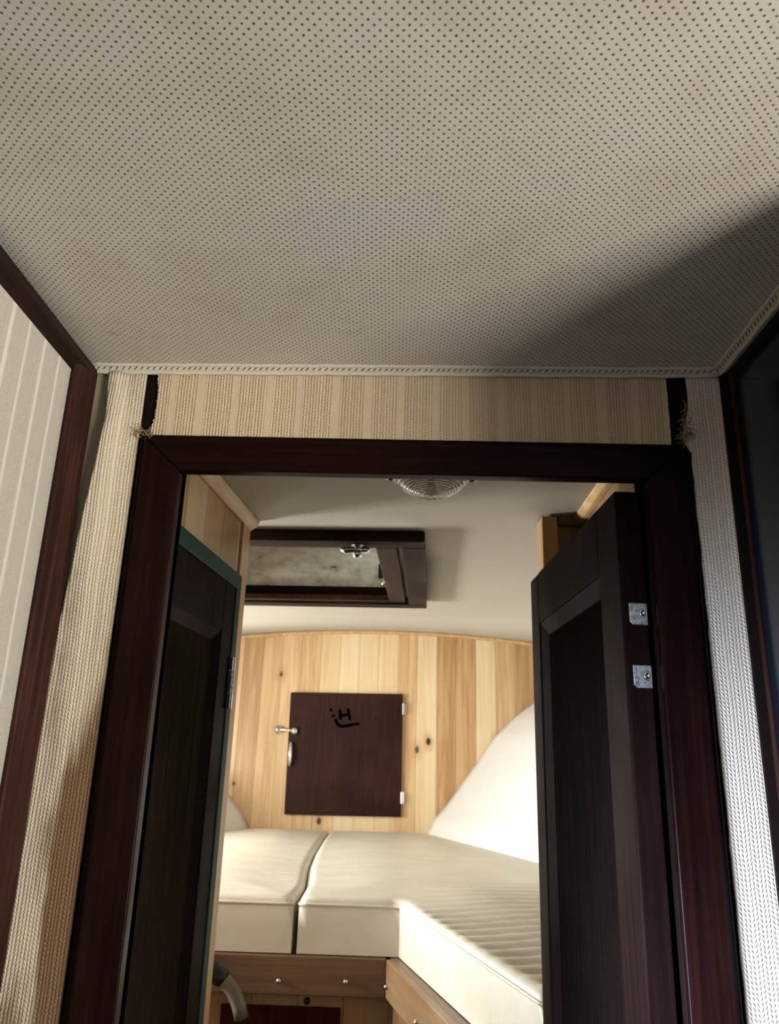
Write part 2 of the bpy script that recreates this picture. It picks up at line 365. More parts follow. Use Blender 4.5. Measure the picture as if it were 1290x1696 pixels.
# door casing with stepped outer lip and mitred head
cas = empty('trim_door_casing'); st(cas)
def casing_profile(bm, pts_in, pts_out, y0, y1):
    for i in range(3):
        a, b = pts_in[i], pts_in[i + 1]; c, d = pts_out[i], pts_out[i + 1]
        hexa(bm, [(a[0], y0, a[1]), (b[0], y0, b[1]), (d[0], y0, d[1]), (c[0], y0, c[1]), (a[0], y1, a[1]), (b[0], y1, b[1]), (d[0], y1, d[1]), (c[0], y1, c[1])])
xi, xo, zi, zo = .248, .2962, 1.594, 1.6345
for i, (nm, mt) in enumerate((('left_casing', M_wood), ('head_casing', M_woodx), ('right_casing', M_wood))):
    In = [(-xi, .9), (-xi, zi), (xi, zi), (xi, .9)]; Mid = [(-xo + .007, .9), (-xo + .007, zo - .004), (xo - .007, zo - .004), (xo - .007, .9)]
    Out = [(-xo, .9), (-xo, zo + .003), (xo, zo + .003), (xo, .9)]
    bm = B(); a, b, c, d, e, f = [(q[0] + .003, q[1]) for q in (In[i], In[i + 1], Mid[i], Mid[i + 1], Out[i], Out[i + 1])]
    hexa(bm, [(a[0], -.013, a[1]), (b[0], -.013, b[1]), (d[0], -.013, d[1]), (c[0], -.013, c[1]), (a[0], .004, a[1]), (b[0], .004, b[1]), (d[0], .004, d[1]), (c[0], .004, c[1])])
    o = obj(nm, bm, mt, cas, bevel=.002)
    bm = B()
    hexa(bm, [(c[0], -.008, c[1]), (d[0], -.008, d[1]), (f[0], -.005, f[1]), (e[0], -.005, e[1]), (c[0], .004, c[1]), (d[0], .004, d[1]), (f[0], .004, f[1]), (e[0], .004, e[1])])
    obj('outer_lip', bm, mt, o, bevel=.0015)
for s, nm in ((-1, 'left_jamb'), (1, 'right_jamb')):
    bm = B(); box(bm, *sorted((s * .250, s * .262)), -.006, .034, 0, 1.612); obj(nm, bm, M_panelR, cas, bevel=.0015)
bm = B(); box(bm, -.262, .262, -.006, .034, 1.6075, 1.617); obj('head_jamb', bm, M_woodx, cas, bevel=.0015)
bm = B(); box(bm, -.2945, .2945, -.013, .034, 0, .02); obj('sill', bm, M_woodx, cas)

# left wall (cloth), corner post, ceiling batten
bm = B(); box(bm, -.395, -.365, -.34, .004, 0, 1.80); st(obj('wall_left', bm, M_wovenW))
bm = B()
extrude(bm, [(0, 0), (.0, -.042), (.006, -.046), (.010, -.040), (.0125, -.012), (.0145, -.006), (.0095, 0)], (-.3655, 0, 0), (-.3655, 0, 1.705), (1, 0, 0), (0, 1, 0))
o = obj('trim_corner_post', bm, M_post, bevel=.002); st(o)
bm = B(); extrude(bm, [(0, 0), (.004, 0), (.012, -.006), (.012, -.016), (0, -.026)], (-.3655, -.34, zc(-.36)), (-.3655, -.001, zc(-.36)), (1, 0, 0), (0, 0, 1))
st(obj('trim_ceiling_batten', bm, M_batten, bevel=.001))

# welted piping along the headliner edges
def piping(name, p0, p1, side, down=(0, 0, -1)):
    root = empty(name); st(root)
    p0 = Vector(p0); p1 = Vector(p1); s = Vector(side); dn = Vector(down); L = (p1 - p0).length; d = (p1 - p0) / L
    n = max(2, int(L / .012))
    wob = [random.uniform(-.0006, .0006) for _ in range(n + 1)]
    for k, (off, r) in enumerate((((s * .0078 + dn * .0014), .0020), ((s * .0014 + dn * .0074), .0025))):
        bm = B(); tube(bm, [p0 + d * (L * i / n) + off + dn * wob[i] for i in range(n + 1)], r, 10); obj('welt', bm, M_piping, root, True)
    bm = B(); extrude(bm, [(.001, .0), (.0080, 0), (.0072, .0012), (.0020, .0062), (.0005, .0080)], p0, p1, s, dn); b = obj('band', bm, M_piping, root)
    bm = B(); x = .003
    while x < L - .003:
        c = p0 + d * x + s * .0047 + dn * .0040
        tube(bm, [c - d * .0016 - s * .0011 + dn * .0009, c + d * .0016 + s * .0009 - dn * .0009], .00055, 5); x += random.uniform(.0058, .0076)
    obj('stitching', bm, M_stitch, root)
    return root
piping('trim_piping_front', (-.3625, -.001, zc(-.36)), (.340, -.001, zc(.34)), (0, -1, 0))
piping('trim_piping_side', (.343, -.006, zc(.343)), (.343, -.36, zc(.343)), (-1, 0, 0))

# right side: dark locker side with moulding at the corner
bm = B(); box(bm, .3425, .352, -.004, .004, 0, 1.722); st(obj('trim_dark_corner', bm, M_void))
bm = B(); extrude(bm, [(0, 0), (0, -.012), (-.0035, -.012), (-.0035, -.009), (-.002, -.0045), (-.002, 0)], (.3535, 0, 0), (.3535, 0, 1.722), (1, 0, 0), (0, 1, 0))
st(obj('trim_side_moulding', bm, M_post, bevel=.0006))
bm = B(); box(bm, .3535, .385, -.36, .004, 0, 1.80); st(obj('wall_right', bm, M_navy, bevel=.003))

# saloon behind the camera
bm = B(); box(bm, -1.25, -.395, -.34, -.31, 0, 1.80); st(obj('wall_left_locker_front', bm, M_wood))
bm = B(); box(bm, .385, 1.25, -.36, -.33, 0, 1.80); st(obj('wall_right_locker_front', bm, M_wood))
def wall_with_hole(name, axis, c0, c1, u0, u1, z0, z1, hu0, hu1, hz0, hz1, mat):
    bm = B()
    for a, b, p, q in ((u0, hu0, z0, z1), (hu1, u1, z0, z1), (hu0, hu1, z0, hz0), (hu0, hu1, hz1, z1)):
        if axis == 'x': box(bm, c0, c1, a, b, p, q)
        else: box(bm, a, b, c0, c1, p, q)
    return st(obj(name, bm, mat))
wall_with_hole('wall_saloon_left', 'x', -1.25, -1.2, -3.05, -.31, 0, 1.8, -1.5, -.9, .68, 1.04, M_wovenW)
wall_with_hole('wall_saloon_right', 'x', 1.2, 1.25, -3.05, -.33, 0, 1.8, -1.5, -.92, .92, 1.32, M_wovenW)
wall_with_hole('wall_saloon_aft', 'y', -3.05, -3.0, -1.2, 1.2, 0, 1.8, -.3, .5, .7, 1.6, M_wood)
bm = B(); box(bm, -1.2, -.55, -2.2, -.45, 1.06, 1.70); st(obj('light_blocker_left', bm, M_wood))  # added unseen block, keeps left window light off the upper right cloth

# ------------------------------------------------------------------ swing door standing open at the right of the opening
du = Vector((-.0519, .9986, 0)).normalized(); dn = Vector((du.y, -du.x, 0))
D0 = Vector((.224, .020, 0))
def TD(u, w, z): p = D0 + du * u + dn * w; return (p.x, p.y, z)
door = empty('door_1', (.224, .02, 0)); st(door)
def inv(o):  # parts are modelled in world coordinates
    o.matrix_parent_inverse = o.parent.matrix_basis.inverted() if o.parent else Matrix(); return o
def pobj(name, bm, mat, parent, **k):
    o = obj(name, bm, mat, parent, **k)
    p = parent; m = Matrix()
    if p.parent is None: m = Matrix.Translation(p.location).inverted()
    o.matrix_parent_inverse = m
    return o
Ld, Td, ZT, ZB = .443, .033, 1.592, .03
bm = B(); box(bm, 0, .072, 0, Td, ZB, ZT, TD); pobj('hinge_stile', bm, M_door, door, bevel=.0025)
bm = B(); box(bm, Ld - .056, Ld, 0, Td, ZB, ZT, TD); pobj('free_stile', bm, M_door, door, bevel=.004)
bm = B(); box(bm, .072, Ld - .056, 0.0004, Td, ZT - .078, ZT, TD); pobj('top_rail', bm, M_door, door, bevel=.0015)
bm = B(); box(bm, .072, Ld - .056, 0.0004, Td, ZB, ZB + .14, TD); pobj('bottom_rail', bm, M_door, door)
# bevelled moulding round the sunk panel
def raised(u0, u1, z0, z1, T, wdt, d0, d1):
    bm = B()
    o_ = [(u0, z0), (u1, z0), (u1, z1), (u0, z1)]; i_ = [(u0 + wdt, z0 + wdt), (u1 - wdt, z0 + wdt), (u1 - wdt, z1 - wdt), (u0 + wdt, z1 - wdt)]
    for k in range(4):
        a, b = o_[k], o_[(k + 1) % 4]; c, d = i_[k], i_[(k + 1) % 4]
        hexa(bm, [T(a[0], d0, a[1]), T(b[0], d0, b[1]), T(d[0], d1, d[1]), T(c[0], d1, c[1]),
                  T(a[0], d0 + .004, a[1]), T(b[0], d0 + .004, b[1]), T(d[0], d1 + .004, d[1]), T(c[0], d1 + .004, c[1])])
    return bm
pobj('panel_moulding', raised(.072, Ld - .056, ZB + .14, ZT - .078, TD, .021, .0025, .010), M_door, door)
bm = B(); box(bm, .088, Ld - .072, .011, .020, ZB + .15, ZT - .094, TD); pobj('panel', bm, M_panelR, door)
# two-leaf hinge let into the door edge: bright square leaves, barrel, screws
hin = empty('hinge'); hin.parent = door; hin.matrix_parent_inverse = Matrix.Translation(door.location).inverted()
for zt in (1.468, 1.404):
    bm = B()
    pr = [(.0075, 0), (.030, 0), (.030, -.0225), (.0105, -.0225), (.0075, -.0195)]
    v = [bm.verts.new(TD(-.0015, w, zt + z)) for w, z in pr]; v2 = [bm.verts.new(TD(.0015, w, zt + z)) for w, z in pr]
    bm.faces.new(v); bm.faces.new(v2[::-1])
    for k in range(5): bm.faces.new((v[k], v[(k + 1) % 5], v2[(k + 1) % 5], v2[k]))
    lf = obj('hinge_leaf', bm, M_steel, hin, bevel=.0006); lf['label'] = 'bright square steel hinge leaf'
    bm = B(); Ms = frameM(TD(-.0016, .0215, zt - .0105), -du, (0, 0, 1))
    lathe(bm, [(0, -.0010), (.0009, -.0010), (.0013, .0001), (.0026, .0002), (.0032, 0), (.0034, -.0006), (.0040, -.0006), (.0042, .0001), (.0046, 0)], Ms, 24)
    for q in range(2):
        pass
    obj('screw', bm, M_chrome, hin, smooth=True)
for z0, z1, mt in ((1.4455, 1.468, M_brass), (1.404, 1.4445, M_brass), (1.3815, 1.403, M_steel)):
    bm = B(); tube(bm, [TD(-.004, Td + .0065, z0), TD(-.004, Td + .0065, z1)], .0032, 14); obj('hinge_barrel', bm, mt, hin, smooth=False)
bm = B(); box(bm, -.0055, -.0035, Td + .002, Td + .0065, 1.500, 1.513, TD); o = obj('strike_tab', bm, M_steel, hin)

# ------------------------------------------------------------------ forward cabin shell
# left locker wall, slightly toed in
n0 = math.hypot(1, .078)
def TL(y, w, z):  # y along, w outward (to the right), z up
    return (-.3588 + .078 * y + w / n0, y - w * .078 / n0, z)
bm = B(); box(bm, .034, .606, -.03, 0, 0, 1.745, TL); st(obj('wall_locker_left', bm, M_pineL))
bm = B(); box(bm, .612, .660, -.04, .004, 0, 1.737, TL); box(bm, .606, .612, -.04, -.006, 0, 1.737, TL)
st(obj('trim_locker_end', bm, M_pinetrim, bevel=.003))
bm = B(); extrude(bm, [(0, 0), (.020, 0), (.020, -.004), (.015, -.013), (.006, -.020), (0, -.021)], TL(.034, 0, 1.7455), TL(.663, 0, 1.7455), (1, -.078, 0), (0, 0, 1))
st(obj('trim_ceiling_round_left', bm, M_pinetrim, bevel=.003))
bm = B(); box(bm, -2.0, -.36, .55, .58, 0, 1.75); st(obj('wall_locker_left_end', bm, M_pineL))
# right locker side and return
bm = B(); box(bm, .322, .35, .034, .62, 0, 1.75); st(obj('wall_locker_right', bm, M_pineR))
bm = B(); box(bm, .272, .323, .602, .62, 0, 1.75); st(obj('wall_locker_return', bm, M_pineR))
bm = B(); box(bm, .244, .2725, .580, .635, 0, 1.742); st(obj('trim_locker_post', bm, pine('pine_post', 'y', 3., .3, (.50, .42, .34), False), bevel=.002))
bm = B(); extrude(bm, [(0, 0), (-.016, 0), (-.016, -.005), (-.010, -.016), (0, -.018)], (.276, .602, 1.746), (.322, .602, 1.746), (0, 1, 0), (0, 0, 1))
st(obj('trim_ceiling_round_return', bm, M_pineR, bevel=.002))
bm = B(); extrude(bm, [(0, 0), (-.018, 0), (-.018, -.004), (-.010, -.013), (0, -.015)], (.3225, .034, 1.746), (.3225, .600, 1.746), (1, 0, 0), (0, 0, 1))
st(obj('trim_ceiling_round_right', bm, M_pinetrim, bevel=.002))
bm = B(); box(bm, .35, 1.7, .60, .62, 0, 1.75); st(obj('wall_locker_right_end', bm, M_pineR))

# overhead: level to about 1.5 m, then rising forward with camber
YW = 3.46
def fz(x, y):
    t = smoothstep(1.45, 1.95, y) * .06 + max(0, (y - 1.7)) / (YW - 1.7) * .94
    t = min(1, t * (1 if y > 1.45 else 0)); cam_ = .072 * t * (x + .1) ** 2
    return 1.745 + .25 * t - cam_
hx0, hx1, hy0, hy1 = -.615, -.012, .752, 1.342     # clear opening of the hatch
bm = B()
xs = [-1.5, -1.3, -1.1, -.9, -.75, hx0, -.45, -.3, -.15, hx1, .15, .3, .5, .75, 1., 1.25, 1.5]
ys = [.03, .2, .4, .6, hy0, .95, 1.15, hy1 + .028, 1.40, 1.45, 1.5, 1.55, 1.6, 1.65, 1.7, 1.8, 1.9, 2.1, 2.4, 2.7, 3.0, 3.25, YW + .02]
V = [[bm.verts.new((x, y, fz(x, y))) for y in ys] for x in xs]
for i in range(len(xs) - 1):
    for j in range(len(ys) - 1):
        if hx0 <= xs[i] < hx1 and hy0 <= ys[j] < hy1 + .02: continue
        bm.faces.new((V[i][j], V[i + 1][j], V[i + 1][j + 1], V[i][j + 1]))
o = obj('ceiling_forward', bm, M_ceilf, smooth=True); st(o)
m = o.modifiers.new('thick', 'SOLIDIFY'); m.thickness = .02; m.offset = 1 if o.data.polygons[0].normal.z > 0 else -1
bm = B(); nseg = 24
pts = [(-1.3 + 2.6 * i / nseg) for i in range(nseg + 1)]
tube(bm, [(x, YW - .012, fz(x, YW) - .006) for x in pts], .014, 8); st(obj('trim_forward_top', bm, M_pinetrim, smooth=True))

bm = B(); box(bm, -1.5, 1.5, YW, YW + .03, 0, 2.05); st(obj('wall_forward', bm, M_pine))

# hull sides: ruled from the forward bulkhead aft, flaring outward with height
prof = [(.108, .90), (.125, .975), (.160, 1.045), (.226, 1.12), (.385, 1.335), (.47, 1.455), (.575, 1.56), (.69, 1.645), (.80, 1.72), (.90, 1.80), (1.0, 1.92), (1.06, 2.05)]
def hull(side, name, hole=None):
    bm = B()
    def f(u, v):
        k = v * (len(prof) - 1); i = min(int(k), len(prof) - 2); t = k - i
        x = prof[i][0] * (1 - t) + prof[i + 1][0] * t; z = prof[i][1] * (1 - t) + prof[i + 1][1] * t
        y = YW - u * (YW - .56); dd = YW - y; x += .345 * dd - .018 * dd * dd
        z = z - (z - 1.745) * .0
        if side < 0: x = -.645 - x
        return (x, y, z)
    grid(bm, f, 58, 44, hole)
    o = obj(name, bm, M_hull, smooth=True); st(o)
    m = o.modifiers.new('thick', 'SOLIDIFY'); m.thickness = .01; m.offset = 1 if o.data.polygons[600].normal.x * side > 0 else -1
    return o, f
hull(1, 'wall_hull_right')
PH = (.655, .81, .29, .39)
PH2 = (.27, .43, .32, .46)  # made-up opening cut for the added forward light
hl, hf = hull(-1, 'wall_hull_left', lambda u, v: (PH[0] < u < PH[1] and PH[2] < v < PH[3]) or (PH2[0] < u < PH2[1] and PH2[2] < v < PH2[3]))

# ------------------------------------------------------------------ left locker door (teal rimmed, dark panel)
ld = empty('locker_door', TL(.34, 0, .4)); tag(ld, 'tall dark panelled locker door with teal painted rim on the pine side wall', 'locker door')
def lobj(name, bm, mat, parent=ld, **k):
    o = obj(name, bm, mat, parent, **k); o.matrix_parent_inverse = Matrix.Translation(ld.location).inverted() if parent is ld else Matrix(); return o
y0, y1, zt, zb = .12, .574, 1.614, .35
bm = B()
for a, b, c, d in ((y0, y1, zt - .027, zt), (y1 - .026, y1, zb, zt - .027), (y0, y0 + .026, zb, zt - .027), (y0, y1, zb - .02, zb)):
    box(bm, a, b, .0005, .021, c, d, TL)
o = lobj('rim', bm, M_teal, bevel=.002); o['label'] = 'teal painted rim'
ya, yb, za, zb2 = y0 + .027, y1 - .027, zt - .028, zb
for nm, (a, b, c, d) in dict(hinge_stile=(yb - .056, yb, zb2, za), lock_stile=(ya, ya + .056, zb2, za), top_rail=(ya + .056, yb - .056, za - .083, za), bottom_rail=(ya + .056, yb - .056, zb2, zb2 + .10)).items():
    bm = B(); box(bm, a, b, .002, .019, c, d, TL); lobj(nm, bm, M_door, bevel=.002)
TLi = lambda u, w, z: TL(u, .0175 - w, z)
lobj('panel_moulding', raised(ya + .056, yb - .056, zb2 + .10, za - .083, TLi, .018, 0, .0085), M_door)
bm = B(); box(bm, ya + .07, yb - .07, .003, .0085, zb2 + .11, za - .097, TL); lobj('panel', bm, M_panel)
hg = empty('hinge'); hg.parent = ld; hg.matrix_parent_inverse = Matrix.Translation(ld.location).inverted()
bm = B(); box(bm, yb - .006, yb + .008, .019, .0215, 1.383, 1.468, TL); obj('hinge_leaf', bm, M_blackmetal, hg)
for a, b, mt in ((1.446, 1.468, M_chrome), (1.408, 1.445, M_steel), (1.383, 1.407, M_chrome)):
    bm = B(); tube(bm, [TL(yb + .006, .024, a), TL(yb + .006, .024, b)], .004, 12); obj('hinge_barrel', bm, mt, hg)

# ------------------------------------------------------------------ overhead hatch
hat = empty('ceiling_hatch', (-.3, 1.04, 1.745)); tag(hat, 'dark wood framed square hatch in the forward cabin overhead', 'hatch')
def hobj(name, bm, mat, parent=hat, **k):
    if parent is hat: bm.transform(HY)
    o = obj(name, bm, mat, parent, **k); o.matrix_parent_inverse = Matrix.Translation(hat.location).inverted() if parent is hat else Matrix(); return o
HY = Matrix.Translation((.046, 1.04, 0)) @ Matrix.Rotation(-math.radians(2), 4, 'Z') @ Matrix.Translation((-.046, -1.04, 0))
fx0, fx1, fy0, fy1, zf0, zf1 = -.665, .046, .702, 1.392, 1.722, 1.7455
for nm, (a, b, c, d), mt in (('aft_member', (fx0, fx1, fy0, fy0 + .05), M_hatch), ('forward_member', (fx0, fx1, fy1 - .05, fy1), M_hatch), ('left_member', (fx0, fx0 + .05, fy0 + .05, fy1 - .05), M_hatch), ('right_member', (fx1 - .05, fx1, fy0 + .05, fy1 - .05), M_hatch)):
    bm = B(); box(bm, a, b, c, d, zf0, zf1); hobj(nm, bm, mt, bevel=.004)
M_lid = dark_wood('hatch_lip', 'y', (.045, .024, .015), (.08, .043, .026), .55, 0., .08)
bm = B()
for a, b, c, d in ((hx0, hx1, hy0 + .005, hy0 + .025), (hx0, hx1, hy1 - .025, hy1 - .003), (hx0, hx0 + .03, hy0 + .025, hy1 - .025), (hx1 - .045, hx1, hy0 + .025, hy1 - .025)):
    box(bm, a, b, c, d, zf0 + .006, zf0 + .022)
o = hobj('inner_lip', bm, M_lid, bevel=.003)
bm = B(); t = .02; ztop = 1.90
ix0, ix1, iy0, iy1 = hx0, hx1 - .002, hy0 + .01, hy1 - .004
for a, b, c, d in ((ix0 - t, ix1 + t, iy1, iy1 + t), (ix0 - t, ix1 + t, iy0 - t, iy0), (ix0 - t, ix0, iy0, iy1), (ix1, ix1 + t, iy0, iy1)):
    box(bm, a, b, c, d, 1.746, ztop)
hobj('coaming', bm, M_coam)
bm = B(); box(bm, ix0, ix1, iy1 - .012, iy1 - .001, 1.742, 1.768); hobj('lower_coaming', bm, M_door)
bm = B(); box(bm, ix0 - t, ix1 + t, iy0 - t, iy1 + t, ztop, ztop + .02); hobj('lid', bm, M_coam)
# dogs (clamping catches)
def dog(x, y, z, s=1):
    e = empty('hatch_dog'); e.parent = hat; e.matrix_parent_inverse = Matrix.Translation(hat.location).inverted(); e.location = (x, y, z)
    T = Matrix.Identity(4)
    bm = B(); lathe(bm, [(0, 0), (.013 * s, 0), (.013 * s, -.004), (.007 * s, -.008), (.006 * s, -.014), (.009 * s, -.018), (.010 * s, -.023), (.006 * s, -.028), (0, -.029)], T, 20); obj('knob', bm, M_chrome, e, True)
    bm = B(); tube(bm, [(-.034 * s, 0, -.010), (-.024 * s, 0, -.013), (0, 0, -.011), (.018 * s, 0, -.011), (.024 * s, 0, -.010)], [.004 * s, .0075 * s, .006 * s, .0075 * s, .004 * s], 12); obj('wing', bm, M_chrome, e, True)
dog(-.10, .735, zf0 + .001)
e = empty('hatch_catch'); e.parent = hat; e.matrix_parent_inverse = Matrix.Translation(hat.location).inverted(); e.location = (-.062, 1.327, 1.80)
bm = B(); box(bm, -.017, .017, 0, .006, -.008, .035); obj('plate', bm, M_blackmetal, e, bevel=.003)
bm = B(); lathe(bm, [(0, -.026), (.006, -.025), (.009, -.018), (.006, -.011), (.004, -.006), (.004, 0), (0, 0)], Matrix.Translation((0, -.008, -.006)), 16); obj('knob', bm, M_chrome, e, True)

# ------------------------------------------------------------------ dome light
lamp = empty('ceiling_lamp', (.036, .400, 1.745)); lamp.scale = (.98, .98, 1.0); tag(lamp, 'round ribbed clear dome light on the overhead just past the doorway', 'lamp')
def prism(bm, ol, z0, z1):
    a = [bm.verts.new((x, y, z0)) for x, y in ol]; b = [bm.verts.new((x, y, z1)) for x, y in ol]
    bm.faces.new(a[::-1]); bm.faces.new(b)
    for k in range(len(ol)): bm.faces.new((a[k], a[(k + 1) % len(ol)], b[(k + 1) % len(ol)], b[k]))
bm = B(); lathe(bm, [(0, 0), (.0625, 0), (.0625, -.004), (.060, -.006), (.056, -.006), (.054, -.003), (0, -.003)], Matrix(), 48); obj('base', bm, M_white, lamp, True)
for s in (-1, 1):
    bm = B(); prism(bm, [(s * .052, -.012), (s * .075, -.006), (s * .078, 0), (s * .075, .006), (s * .052, .012)][::s], -.004, 0); ear = obj('mounting_ear', bm, M_white, lamp, bevel=.001)
    bm = B(); lathe(bm, [(0, -.0065), (.003, -.006), (.0045, -.004)], Matrix.Translation((s * .067, 0, 0)), 14); obj('screw', bm, M_blackmetal, ear, True)
def domez(r): return -.006 - .026 * (1 - (r / .057) ** 2) ** .62 if r < .057 else -.006
pr = []; N = 90
for i in range(N + 1):
    r = .057 * (1 - i / N); z = domez(r) - .0009 * math.sin(i / N * math.pi * 2 * 13) * (1 if r > .010 else 0)
    pr.append((r, z - (.002 if r < .006 else 0)))
bm = B(); lathe(bm, pr, Matrix(), 96); lens = obj('lens', bm, M_glass, lamp, True); m = lens.modifiers.new('thick', 'SOLIDIFY'); m.thickness = .0012
bm = B(); lathe(bm, [(0, -.003), (.006, -.003), (.006, -.010), (.009, -.014), (.010, -.019), (.006, -.025), (0, -.026)], Matrix(), 20); obj('bulb', bm, M_white, lamp, True)

# ------------------------------------------------------------------ anchor locker door on the forward bulkhead
ax0, ax1, az0, az1 = -.600, -.008, 1.055, 1.660
al = empty('cupboard_door', (-.304, 3.44, 1.055)); tag(al, 'square dark brown cupboard door with pencilled marks on the forward pine bulkhead', 'cupboard door')
def aobj(name, bm, mat, parent=al, **k):
    o = obj(name, bm, mat, parent, **k); o.matrix_parent_inverse = Matrix.Translation(al.location).inverted() if parent is al else Matrix(); return o
M_cup = dark_wood('cupboard_mahogany', 'z', (.028, .009, .006), (.055, .017, .010), .55, 0., .15)
bm = B(); hexa(bm, [(ax0 + .006, 3.432, az0 - .004), (ax1 + .004, 3.432, az0), (ax1 + .004, 3.458, az0), (ax0 + .006, 3.458, az0 - .004), (ax0, 3.432, az1 - .006), (ax1, 3.432, az1), (ax1, 3.458, az1), (ax0, 3.458, az1 - .006)])
aobj('leaf', bm, M_cup, bevel=.006)
bm = B(); tube(bm, [(-.578, 3.432, 1.402), (-.578, 3.415, 1.396), (-.578, 3.405, 1.375), (-.578, 3.402, 1.345), (-.578, 3.405, 1.312), (-.578, 3.415, 1.290), (-.578, 3.432, 1.284)], [.006, .009, .010, .011, .010, .009, .006], 12); aobj('handle', bm, M_chrome, smooth=True)
la = empty('latch'); la.parent = al; la.matrix_parent_inverse = Matrix.Translation(al.location).inverted()
bm = B(); lathe(bm, [(0, 0), (.022, 0), (.022, .006), (.012, .012), (.012, .022), (.018, .026), (.016, .034), (0, .038)], frameM((-.655, 3.46, 1.463), (0, -1, 0)), 20); obj('staple', bm, M_chrome, la, True)
bm = B(); tube(bm, [(-.655, 3.428, 1.465), (-.63, 3.422, 1.462), (-.59, 3.418, 1.460), (-.568, 3.418, 1.458)], [.008, .007, .007, .009], 12); obj('hook', bm, M_chrome, la, True)
bm = B(); lathe(bm, [(0, 0), (.020, 0), (.020, .006), (.012, .010), (.018, .018), (.016, .026), (0, .030)], frameM((-.566, 3.432, 1.458), (0, -1, 0)), 20); obj('eye', bm, M_chrome, la, True)
for z in (1.584, 1.146):
    bm = B(); box(bm, ax1 - .002, ax1 + .016, 3.445, 3.462, z - .028, z + .028); tube(bm, [(ax1 + .004, 3.434, z - .028), (ax1 + .004, 3.434, z + .028)], .007, 12)
    aobj('hinge', bm, M_chrome)
bm = B()
for st_ in ([(-.386, 1.575), (-.378, 1.562)], [(-.372, 1.545), (-.365, 1.535)], [(-.358, 1.525), (-.346, 1.500), (-.328, 1.487), (-.30, 1.490), (-.262, 1.500), (-.232, 1.503)],
            [(-.336, 1.572), (-.333, 1.550), (-.329, 1.520)], [(-.330, 1.540), (-.305, 1.545), (-.286, 1.548)], [(-.294, 1.577), (-.287, 1.550), (-.280, 1.520)]):
    tube(bm, [(x, 3.4318, z) for x, z in st_], .0078, 6)
aobj('ink_mark', bm, M_ink)

# ------------------------------------------------------------------ berth cushions
def inside(poly, x, y):
    c = False; n = len(poly)
    for i in range(n):
        x1, y1 = poly[i]; x2, y2 = poly[i - 1]
        if (y1 > y) != (y2 > y) and x < (x2 - x1) * (y - y1) / (y2 - y1) + x1: c = not c
    return c
def dist_edge(poly, x, y):
    d = 9
    for i in range(len(poly)):
        a = Vector(poly[i - 1]); b = Vector(poly[i]); p = Vector((x, y)); ab = b - a; t = max(0, min(1, (p - a).dot(ab) / ab.length_squared)); d = min(d, (p - a - ab * t).length)
    return d
def resample(poly, step):
    out = []
    for i in range(len(poly)):
        a = Vector(poly[i]); b = Vector(poly[(i + 1) % len(poly)]); n = max(1, int((b - a).length / step))
        out += [tuple(a.lerp(b, k / n)) for k in range(n)]
    return out
def cushion(name, poly, z0, z1, rib, label):
    root = empty(name, (sum(p[0] for p in poly) / len(poly), sum(p[1] for p in poly) / len(poly), z0)); tag(root, label, 'cushion', 'berth cushions')
    inv_ = Matrix.Translation(root.location).inverted()
    P = resample(poly, .02); nb = len(P); pts = [Vector(p) for p in P]
    def add(sx, sy, ylo, yhi):
        y = ylo; row = 0
        while y < yhi:
            x = min(p[0] for p in poly)
            while x < max(p[0] for p in poly):
                if inside(poly, x, y) and dist_edge(poly, x, y) > .032: pts.append(Vector((x, y)))
                x += sx
            y += sy; row += 1
    ylo = min(p[1] for p in poly); ymax = max(p[1] for p in poly)
    add(.022, .008, ylo, min(ymax, 2.0)); add(.05, .04, 2.0, ymax)
    for off in (.003, .007, .013, .021, .029):       # rings that carry the rounded shoulder
        for i in range(nb):
            a = Vector(P[i - 1]); b = Vector(P[(i + 1) % nb]); t = (b - a).normalized(); nrm = Vector((-t.y, t.x)); q = Vector(P[i]) + nrm * off
            if inside(poly, q.x, q.y) and dist_edge(poly, q.x, q.y) > off * .8: pts.append(q)
    v, e, f, *_ = delaunay_2d_cdt(pts, [(i, (i + 1) % nb) for i in range(nb)], [], 1, 1e-5)
    bm = B(); R_ = .022; bv = []; zmap = {}
    for q in v:
        d = dist_edge(poly, q.x, q.y); t = min(1, d / R_)
        z = z1 - R_ * .8 * (1 - math.sqrt(max(0, 1 - (1 - t) ** 2))) + .014 * smoothstep(0, .25, d)
        if d > 1e-4: z -= rib(q.x, q.y) * smoothstep(.004, .03, d)
        bv.append(bm.verts.new((q.x, q.y, z)))
    for t in f: bm.faces.new([bv[i] for i in t])
    low = {}
    be = [ed for ed in bm.edges if len(ed.link_faces) == 1]
    mids = {}
    for ed in be:
        for q in ed.verts:
            if q not in low:
                cx, cy = root.location.x, root.location.y
                low[q] = (bm.verts.new((q.co.x, q.co.y, (z0 + q.co.z) / 2)), bm.verts.new((q.co.x, q.co.y, z0)))
    for ed in be:
        a, b = ed.verts; bm.faces.new((a, b, low[b][0], low[a][0])); bm.faces.new((low[a][0], low[b][0], low[b][1], low[a][1]))
    o = obj('cover', bm, M_vinyl, root, True); o.matrix_parent_inverse = inv_
    m = o.modifiers.new('sm', 'EDGE_SPLIT'); m.split_angle = math.radians(60)
    bm = B(); tube(bm, [(p[0], p[1], z1 - R_ * .8) for p in P] + [(P[0][0], P[0][1], z1 - R_ * .8)], .0034, 8); o = obj('piping', bm, M_vinyl, root, True); o.matrix_parent_inverse = inv_
    return root
zt_c, zb_c = .984, .857
def rib_r(x, y):
    c = (y - .10 * x) / .060; k = abs(c - round(c)) * 2
    edge_x = -(y - 1.36) * .265
    return (.014 * (1 - k ** .6 if k < 1 else 0)) * smoothstep(1.75, 1.25, y) * smoothstep(-.01, .10, x - edge_x + .03) * (1 - smoothstep(1.15, 1.33, y) * (1 - smoothstep(.02, .3, x)))
